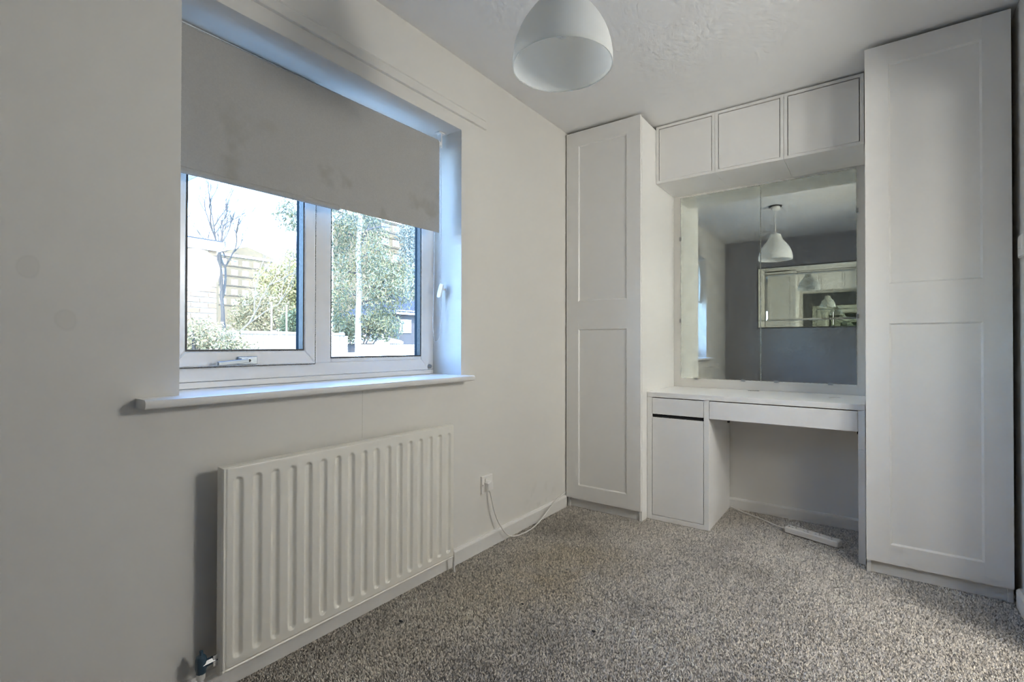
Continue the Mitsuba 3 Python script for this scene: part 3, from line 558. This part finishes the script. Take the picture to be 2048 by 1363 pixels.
# brick outbuilding with flat roof
gx, gy1, gz1 = -6.0, 0.462, 2.36
put('brick_garage__wall', box(gx - 3.0, gx - 0.012, -3.2, gy1 - 0.012, GZ, gz1), 'mortar')
nb = 0
for row in range(int((gz1 - 0.9) / 0.075)):
    z = gz1 - 0.075 * (row + 1)
    y = gy1 - (0.0 if row % 2 else 0.1125)
    if row % 2 == 0:
        put('brick_garage__brick', box(gx - 0.10, gx, gy1 - 0.1025, gy1, z + 0.010, z + 0.075), f'brick_tone_{int(rng.integers(3))}')
    while y > -0.35:
        dxx = float(rng.uniform(-0.003, 0.003))
        put('brick_garage__brick', box(gx - 0.10, gx + dxx, y - 0.2150, y, z + 0.010, z + 0.075), f'brick_tone_{int(rng.integers(3))}')
        y -= 0.225
put('brick_garage__fascia', cbox(gx - 3.1, gx + 0.06, -3.2, gy1 + 0.06, gz1, gz1 + 0.13, 0.01), 'white_outdoor')
put('brick_garage__roof', box(gx - 3.1, gx + 0.05, -3.2, gy1 + 0.05, gz1 + 0.13, gz1 + 0.15), 'roof_slate')
tag('brick_garage', 'pale brick flat-roofed outbuilding seen at the left of the window', 'outbuilding')
# neighbouring roof corner high at the left of the window
e1, e2 = np.array([-7.46, 0.54, 3.62]), np.array([-7.05, 0.84, 3.86])
put('neighbour_roof__soffit', hull([e1 + [-0.4, -0.35, -0.2], e1, e2, e2 + [0.12, 0.1, 0.5], e1 + [-0.4, -0.3, 1.4], e2 + [-0.8, -1.6, 0.5], e1 + [-1.4, -1.8, 0.0], e1 + [-1.4, -1.8, 1.6]]), 'soffit_lilac')
tag('neighbour_roof', 'grey-lilac roof corner at the top left of the window view', 'roof')

# board fence
fx_, fy = -9.0, 1.15
while fy < 4.70:
    w = 0.118; put('garden_fence__board', box(fx_ - 0.02 - 0.006 * float(rng.random()), fx_, fy, fy + w - 0.008, GZ + 0.15, 1.245), 'fence_wood'); fy += w
put('garden_fence__capping', cbox(fx_ - 0.05, fx_ + 0.03, 1.15, 4.70, 1.250, 1.315, 0.005), 'fence_wood')
put('garden_fence__gravel_board', cbox(fx_ - 0.03, fx_ + 0.006, 1.15, 4.70, GZ, GZ + 0.15, 0.004), 'render_white')
for yy in (1.2, 2.95, 4.66): put('garden_fence__post', cbox(fx_ - 0.10, fx_ - 0.022, yy - 0.05, yy + 0.04, GZ, 1.34, 0.004), 'fence_wood')
tag('garden_fence', 'pale vertical board fence along the back of the garden', 'fence')
put('garden_wall__masonry', box(-8.75, -8.5, 4.85, 9.2, GZ, 0.99), 'render_white')
put('garden_wall__coping', cbox(-8.79, -8.46, 4.85, 9.2, 0.99, 1.03, 0.006), 'render_white')
for yy in (5.45, 7.6): put('garden_wall__pier', cbox(-8.80, -8.44, yy, yy + 0.22, GZ, 1.06, 0.006), 'render_white')
tag('garden_wall', 'white rendered garden wall right of the tree trunk', 'garden wall')
put('terrace_wall', cat([box(-6.2, -6.0, 2.72, 7.0, GZ, 0.86), cbox(-6.23, -5.97, 2.70, 7.0, 0.86, 0.885, 0.004)]), 'render_white', label='low white wall closest to the window, in front of the garden wall', cat_='garden wall')

# leafless tree
tb = P(449, 652, 13.0)
tips = []
put('bare_tree__branches', branch_mesh((tb[0], tb[1], 1.35), (0.03, 0.0, 1), 1.15, 0.055, 6, 5, 0.42, 0.5), 'bark_grey')
put('bare_tree__trunk', tube([(tb[0], tb[1], GZ), (tb[0] + 0.02, tb[1], 0.6), (tb[0], tb[1], 1.40)], [0.11, 0.085, 0.07], 8), 'bark_grey', 40)
put('bare_tree__branches', branch_mesh((tb[0], tb[1], 0.9), (0.35, 0.35, 0.8), 1.2, 0.030, 5, 9, 0.40, 0.3), 'bark_tan')
tag('bare_tree', 'leafless tree behind the fence, beside the brick outbuilding', 'tree')

# eucalyptus
eb = P(717, 690, 12.0)
def E(px, py, dd=0.0): return P(px, py, 12.0 + dd)
put('eucalyptus__trunk', tube(spline([(eb[0], eb[1], GZ), E(716, 690), E(717, 620), E(718, 560), E(716, 500), E(719, 455), E(719, 400), E(716, 330)], 40), np.linspace(0.085, 0.045, 40), 12), 'bark_pale', 40)
br = []
for s_, e_, m_ in [((717, 505), (742, 440), (728, 475)), ((716, 480), (690, 465), (702, 470)), ((717, 590), (690, 575), (703, 588)), ((716, 545), (690, 535), (700, 545)), ((717, 520), (760, 500), (740, 505)), ((717, 610), (765, 590), (740, 600)), ((719, 440), (600, 415), (660, 420)), ((719, 470), (780, 455), (750, 455)), ((718, 580), (790, 600), (755, 575))]:
    br.append(tube(spline([E(*s_), E(*m_, 0.15), E(*e_, 0.3)], 12), np.linspace(0.030, 0.010, 12), 6))
put('eucalyptus__branches', cat(br), 'bark_grey', 40)
blobs = []
rb = np.random.default_rng(21)
for px, py, r in [(580, 430, 0.42), (592, 445, 0.30), (572, 412, 0.22), (675, 430, 0.42), (690, 470, 0.45), (672, 500, 0.42), (690, 540, 0.45), (672, 580, 0.40), (690, 600, 0.42), (676, 625, 0.35), (700, 440, 0.35), (730, 430, 0.42), (750, 455, 0.45),
                  (745, 495, 0.45), (760, 520, 0.45), (738, 540, 0.42), (770, 545, 0.42), (750, 575, 0.45), (735, 600, 0.36), (775, 590, 0.42), (760, 620, 0.36), (790, 560, 0.32), (805, 540, 0.36), (815, 570, 0.36), (800, 600, 0.3),
                  (780, 640, 0.30), (790, 655, 0.25), (680, 645, 0.22), (735, 640, 0.18), (640, 470, 0.35), (645, 530, 0.4), (640, 590, 0.4), (700, 390, 0.4), (750, 395, 0.4), (630, 410, 0.4)]:
    c = E(px, py, rb.uniform(-0.8, 0.8)); blobs.append((*c, r))
m, c = leaves(blobs, 15000, 0.105, [(0.140, 0.149, 0.088), (0.186, 0.173, 0.088), (0.102, 0.124, 0.095), (0.214, 0.182, 0.107), (0.158, 0.157, 0.113)], 3, 0.9, 4.0)
put('eucalyptus__leaves', m, 'leaf_tinted', kind='stuff', color=c)
tag('eucalyptus', 'tall pale-trunked leafy tree filling the right window pane', 'tree')

# bushes and trees behind the fence
def bush(key, blobs_px, depth, n, size, cols, seed, label, catn='bush', stem=True):
    r = np.random.default_rng(seed); bl = []
    for px, py, rr in blobs_px: bl.append((*P(px, py, depth + r.uniform(-1, 1) * rr), rr))
    m, c = leaves(bl, n, size, cols, seed, 0.0, 2.2); put(key + '__leaves', m, 'leaf_tinted', kind='stuff', color=c)
    if stem:
        low = bl[int(np.argmin([b[2] for b in bl]))]; ms = []
        for b in bl: ms.append(tube(spline([(low[0], low[1], GZ), ((low[0] + b[0]) / 2, (low[1] + b[1]) / 2, (GZ + b[2]) / 2 + 0.1), b[:3]], 8), np.linspace(0.05, 0.015, 8), 5))
        put(key + '__stems', cat(ms), 'bark_grey', 40)
    tag(key, label, catn)
bush('yellow_tree', [(590, 530, 0.8), (575, 560, 0.9), (595, 580, 0.9), (560, 590, 0.9), (585, 620, 0.9), (540, 560, 0.7), (610, 560, 0.8), (620, 610, 0.8)], 22, 8000, 0.16, [(0.242, 0.206, 0.088), (0.205, 0.190, 0.082), (0.279, 0.227, 0.107)], 31, 'yellow-green leafy tree behind the fence near the window mullion', 'tree')
bush('olive_bush', [(500, 625, 0.7), (525, 610, 0.7), (548, 630, 0.8), (515, 645, 0.7), (560, 655, 0.6), (480, 640, 0.5)], 19, 5500, 0.12, [(0.186, 0.157, 0.082), (0.223, 0.182, 0.107), (0.140, 0.124, 0.069)], 32, 'olive twiggy bush above the fence, between the bare tree and the yellow tree')
bush('dark_bush', [(590, 645, 0.45), (600, 655, 0.4), (580, 655, 0.4)], 17, 2200, 0.11, [(0.074, 0.091, 0.050), (0.102, 0.116, 0.069)], 33, 'dark green bush above the fence next to the mullion')
bush('garden_shrub', [(385, 665, 0.22), (410, 672, 0.24), (435, 680, 0.22), (460, 690, 0.22), (370, 690, 0.25), (400, 700, 0.26), (430, 705, 0.26), (470, 705, 0.22), (490, 700, 0.16), (380, 745, 0.30), (420, 750, 0.32), (460, 748, 0.28), (400, 800, 0.30), (440, 800, 0.28)], 6.2, 10000, 0.045, [(0.223, 0.206, 0.113), (0.270, 0.231, 0.132), (0.186, 0.173, 0.101), (0.279, 0.215, 0.139)], 34, 'pale green shrub in front of the brick outbuilding')
bush('far_tree', [(818, 470, 1.2), (825, 510, 1.3), (820, 555, 1.3), (830, 590, 1.2)], 42, 4000, 0.24, [(0.140, 0.149, 0.126), (0.167, 0.173, 0.145)], 35, 'blue-grey distant tree at the right edge of the window', 'tree')
bush('low_hedge', [(690, 655, 0.5), (700, 665, 0.4), (740, 655, 0.5), (770, 655, 0.5), (755, 640, 0.4)], 17, 2600, 0.13, [(0.112, 0.116, 0.069), (0.158, 0.140, 0.082)], 36, 'dark hedge behind the tree trunk')
for i, px in enumerate((543, 573)):
    a, b = P(px, 661, 14.5), P(px, 604 + 6 * i, 14.5)
    put('garden_pole', tube([(a[0], a[1], GZ), b], 0.022, 8), 'white_outdoor', 40, label=('thin white pole behind the fence, left of two' if i == 0 else 'thin white pole behind the fence, nearest the mullion'), cat_='pole')

# distant flats behind the bare tree
fx2 = -140.0
def ypx(px, x):
    d = fwd + ((px - 1024) / F_PX) * right; return EYE[1] + d[1] / d[0] * (x - EYE[0])
def zpx(px, py, x):
    d = fwd + ((px - 1024) / F_PX) * right + ((681.5 - py) / F_PX) * up0; return EYE[2] + d[2] / d[0] * (x - EYE[0])
ya, yb_, ym = ypx(436, fx2), ypx(552, fx2), ypx(491, fx2)
zb_ = zpx(490, 513, fx2); zg = zpx(490, 494, fx2)
put('gabled_flats__wall', box(fx2 - 12, fx2, ya, yb_, GZ, zb_), 'wall_tan')
put('gabled_flats__roof', hull([(x, y, z) for x in (fx2 - 12, fx2 + 0.4) for y, z in ((ya - 0.4, zb_), (yb_ + 0.4, zb_), (ym, zg))]), 'roof_slate' if False else 'wall_tan')
put('gabled_flats__cornice', box(fx2 - 0.2, fx2 + 0.5, ya - 0.5, yb_ + 0.5, zb_ - 0.6, zb_), 'white_outdoor')
for fl in range(5):
    zz = zb_ - 2.9 - fl * 2.7
    put('gabled_flats__band', box(fx2, fx2 + 0.15, ya, yb_, zz - 0.5, zz - 0.25), 'band_dark')
    for px in (445, 468, 490, 512, 534):
        y = ypx(px, fx2)
        put('gabled_flats__window', box(fx2, fx2 + 0.12, y - 0.8, y + 0.8, zz, zz + 1.4), 'white_outdoor'); put('gabled_flats__pane', box(fx2 + 0.1, fx2 + 0.16, y - 0.65, y + 0.65, zz + 0.15, zz + 1.25), 'far_pane')
tag('gabled_flats', 'distant tan block of flats with a gable, behind the bare tree', 'building')
# tower block at the right
fx3 = -76.0
ya, yb_, yc = ypx(752, fx3), ypx(814, fx3), ypx(860, fx3)
ztw = zpx(790, 432, fx3)
put('tower_block__wall', box(fx3 - 14, fx3, ya, yb_, GZ, ztw), 'wall_tan')
put('tower_block__wing', box(fx3 - 14, fx3 - 0.8, yb_, yc, GZ, ztw - 0.5), 'wall_bluegrey')
put('tower_block__corner_strip', box(fx3 - 0.1, fx3 + 0.15, yb_ - 0.35, yb_, GZ, ztw), 'white_outdoor')
put('tower_block__parapet', box(fx3 - 0.3, fx3 + 0.2, ya, yb_, zpx(790, 447, fx3), ztw + 0.2), 'white_outdoor')
for fl in range(8):
    zz = zpx(790, 459 + 28.6 * fl, fx3)
    for dz_ in (0.78, -1.05): put('tower_block__band', box(fx3, fx3 + 0.12, ya, yb_ - 0.35, zz + dz_, zz + dz_ + 0.16), 'band_dark')
    for px in (769, 791):
        y = ypx(px, fx3)
        put('tower_block__window', box(fx3, fx3 + 0.12, y - 0.85, y + 0.85, zz - 0.6, zz + 0.65), 'white_outdoor'); put('tower_block__pane', box(fx3 + 0.1, fx3 + 0.16, y - 0.6, y + 0.6, zz - 0.4, zz + 0.45), 'far_pane')
    y = ypx(821, fx3 - 0.8); put('tower_block__window', box(fx3 - 0.8, fx3 - 0.68, y - 0.6, y + 0.6, zz - 1.9, zz - 0.6), 'white_outdoor')
tag('tower_block', 'distant tan tower block with banded floors, right of the tall tree', 'building')
# hipped house at the right
hx = -21.6
ya, yb_ = ypx(797, hx), ypx(875, hx)
ze, zr_ = zpx(800, 628, hx), zpx(830, 600, hx)
put('hipped_house__wall', box(hx - 6, hx, ya, yb_, GZ, ze), 'wall_grey')
put('hipped_house__roof', hull([(hx + 0.4, ya - 0.4, ze), (hx + 0.4, yb_ + 0.4, ze), (hx - 6.4, ya - 0.4, ze), (hx - 6.4, yb_ + 0.4, ze), (hx - 2.5, ya + 2.6, zr_ + 0.7), (hx - 3.5, ya + 2.6, zr_ + 0.7), (hx - 3, yb_ - 1, zr_ + 0.7)]), 'roof_slate')
put('hipped_house__gutter', box(hx + 0.38, hx + 0.50, ya - 0.5, yb_ + 0.5, ze - 0.05, ze + 0.08), 'white_outdoor')
put('hipped_house__gutter', box(hx + 0.30, hx + 0.44, ya - 0.4, yb_ + 0.4, ze + 0.16, ze + 0.22), 'white_outdoor')
y0w, y1w = ypx(799, hx), ypx(821, hx)
put('hipped_house__window', box(hx, hx + 0.08, y0w, y1w, zpx(810, 666, hx), zpx(810, 639, hx)), 'white_outdoor')
yy_ = y0w + 0.07; wmid = y0w + (y1w - y0w) * 0.30
for a_, b_ in ((y0w + 0.06, wmid - 0.03), (wmid + 0.03, y1w - 0.06)): put('hipped_house__pane', box(hx + 0.06, hx + 0.10, a_, b_, zpx(810, 664, hx), zpx(810, 641, hx)), 'far_pane')
tag('hipped_house', 'grey low house with hipped slate roof at the right edge of the window', 'house')
# conservatory roof behind the wall
cx_, cy_ = P(742, 690, 22)[:2]
zt_, zb2 = P(742, 670, 22)[2], P(742, 684, 22)[2]
put('conservatory__base', box(cx_ - 0.85, cx_ + 0.85, cy_ - 0.85, cy_ + 0.85, GZ, zb2), 'wall_grey')
put('conservatory__roof_glass', hull([(cx_ + a, cy_ + b, zb2) for a in (-0.95, 0.95) for b in (-0.95, 0.95)] + [(cx_, cy_ - 0.15, zt_), (cx_, cy_ + 0.15, zt_)]), 'far_pane')
for a, b in [(-0.95, -0.95), (0, -0.95), (0.95, -0.95), (0.95, -0.45), (0.95, 0.0), (0.95, 0.45), (0.95, 0.95), (0.45, -0.95), (-0.95, 0.95), (0.0, 0.95)]:
    put('conservatory__glazing_bar', tube([(cx_ + a, cy_ + b, zb2 + 0.02), (cx_, cy_, zt_ + 0.03)], 0.045, 6), 'white_outdoor')
put('conservatory__gutter', cat([box(cx_ - 1.0, cx_ + 1.0, cy_ + s * 0.95 - 0.05, cy_ + s * 0.95 + 0.05, zb2 - 0.08, zb2 + 0.03) for s in (-1, 1)] + [box(cx_ + s * 0.95 - 0.05, cx_ + s * 0.95 + 0.05, cy_ - 1.0, cy_ + 1.0, zb2 - 0.08, zb2 + 0.03) for s in (-1, 1)]), 'white_outdoor')
tag('conservatory', 'small conservatory roof with white glazing bars behind the garden wall', 'conservatory')
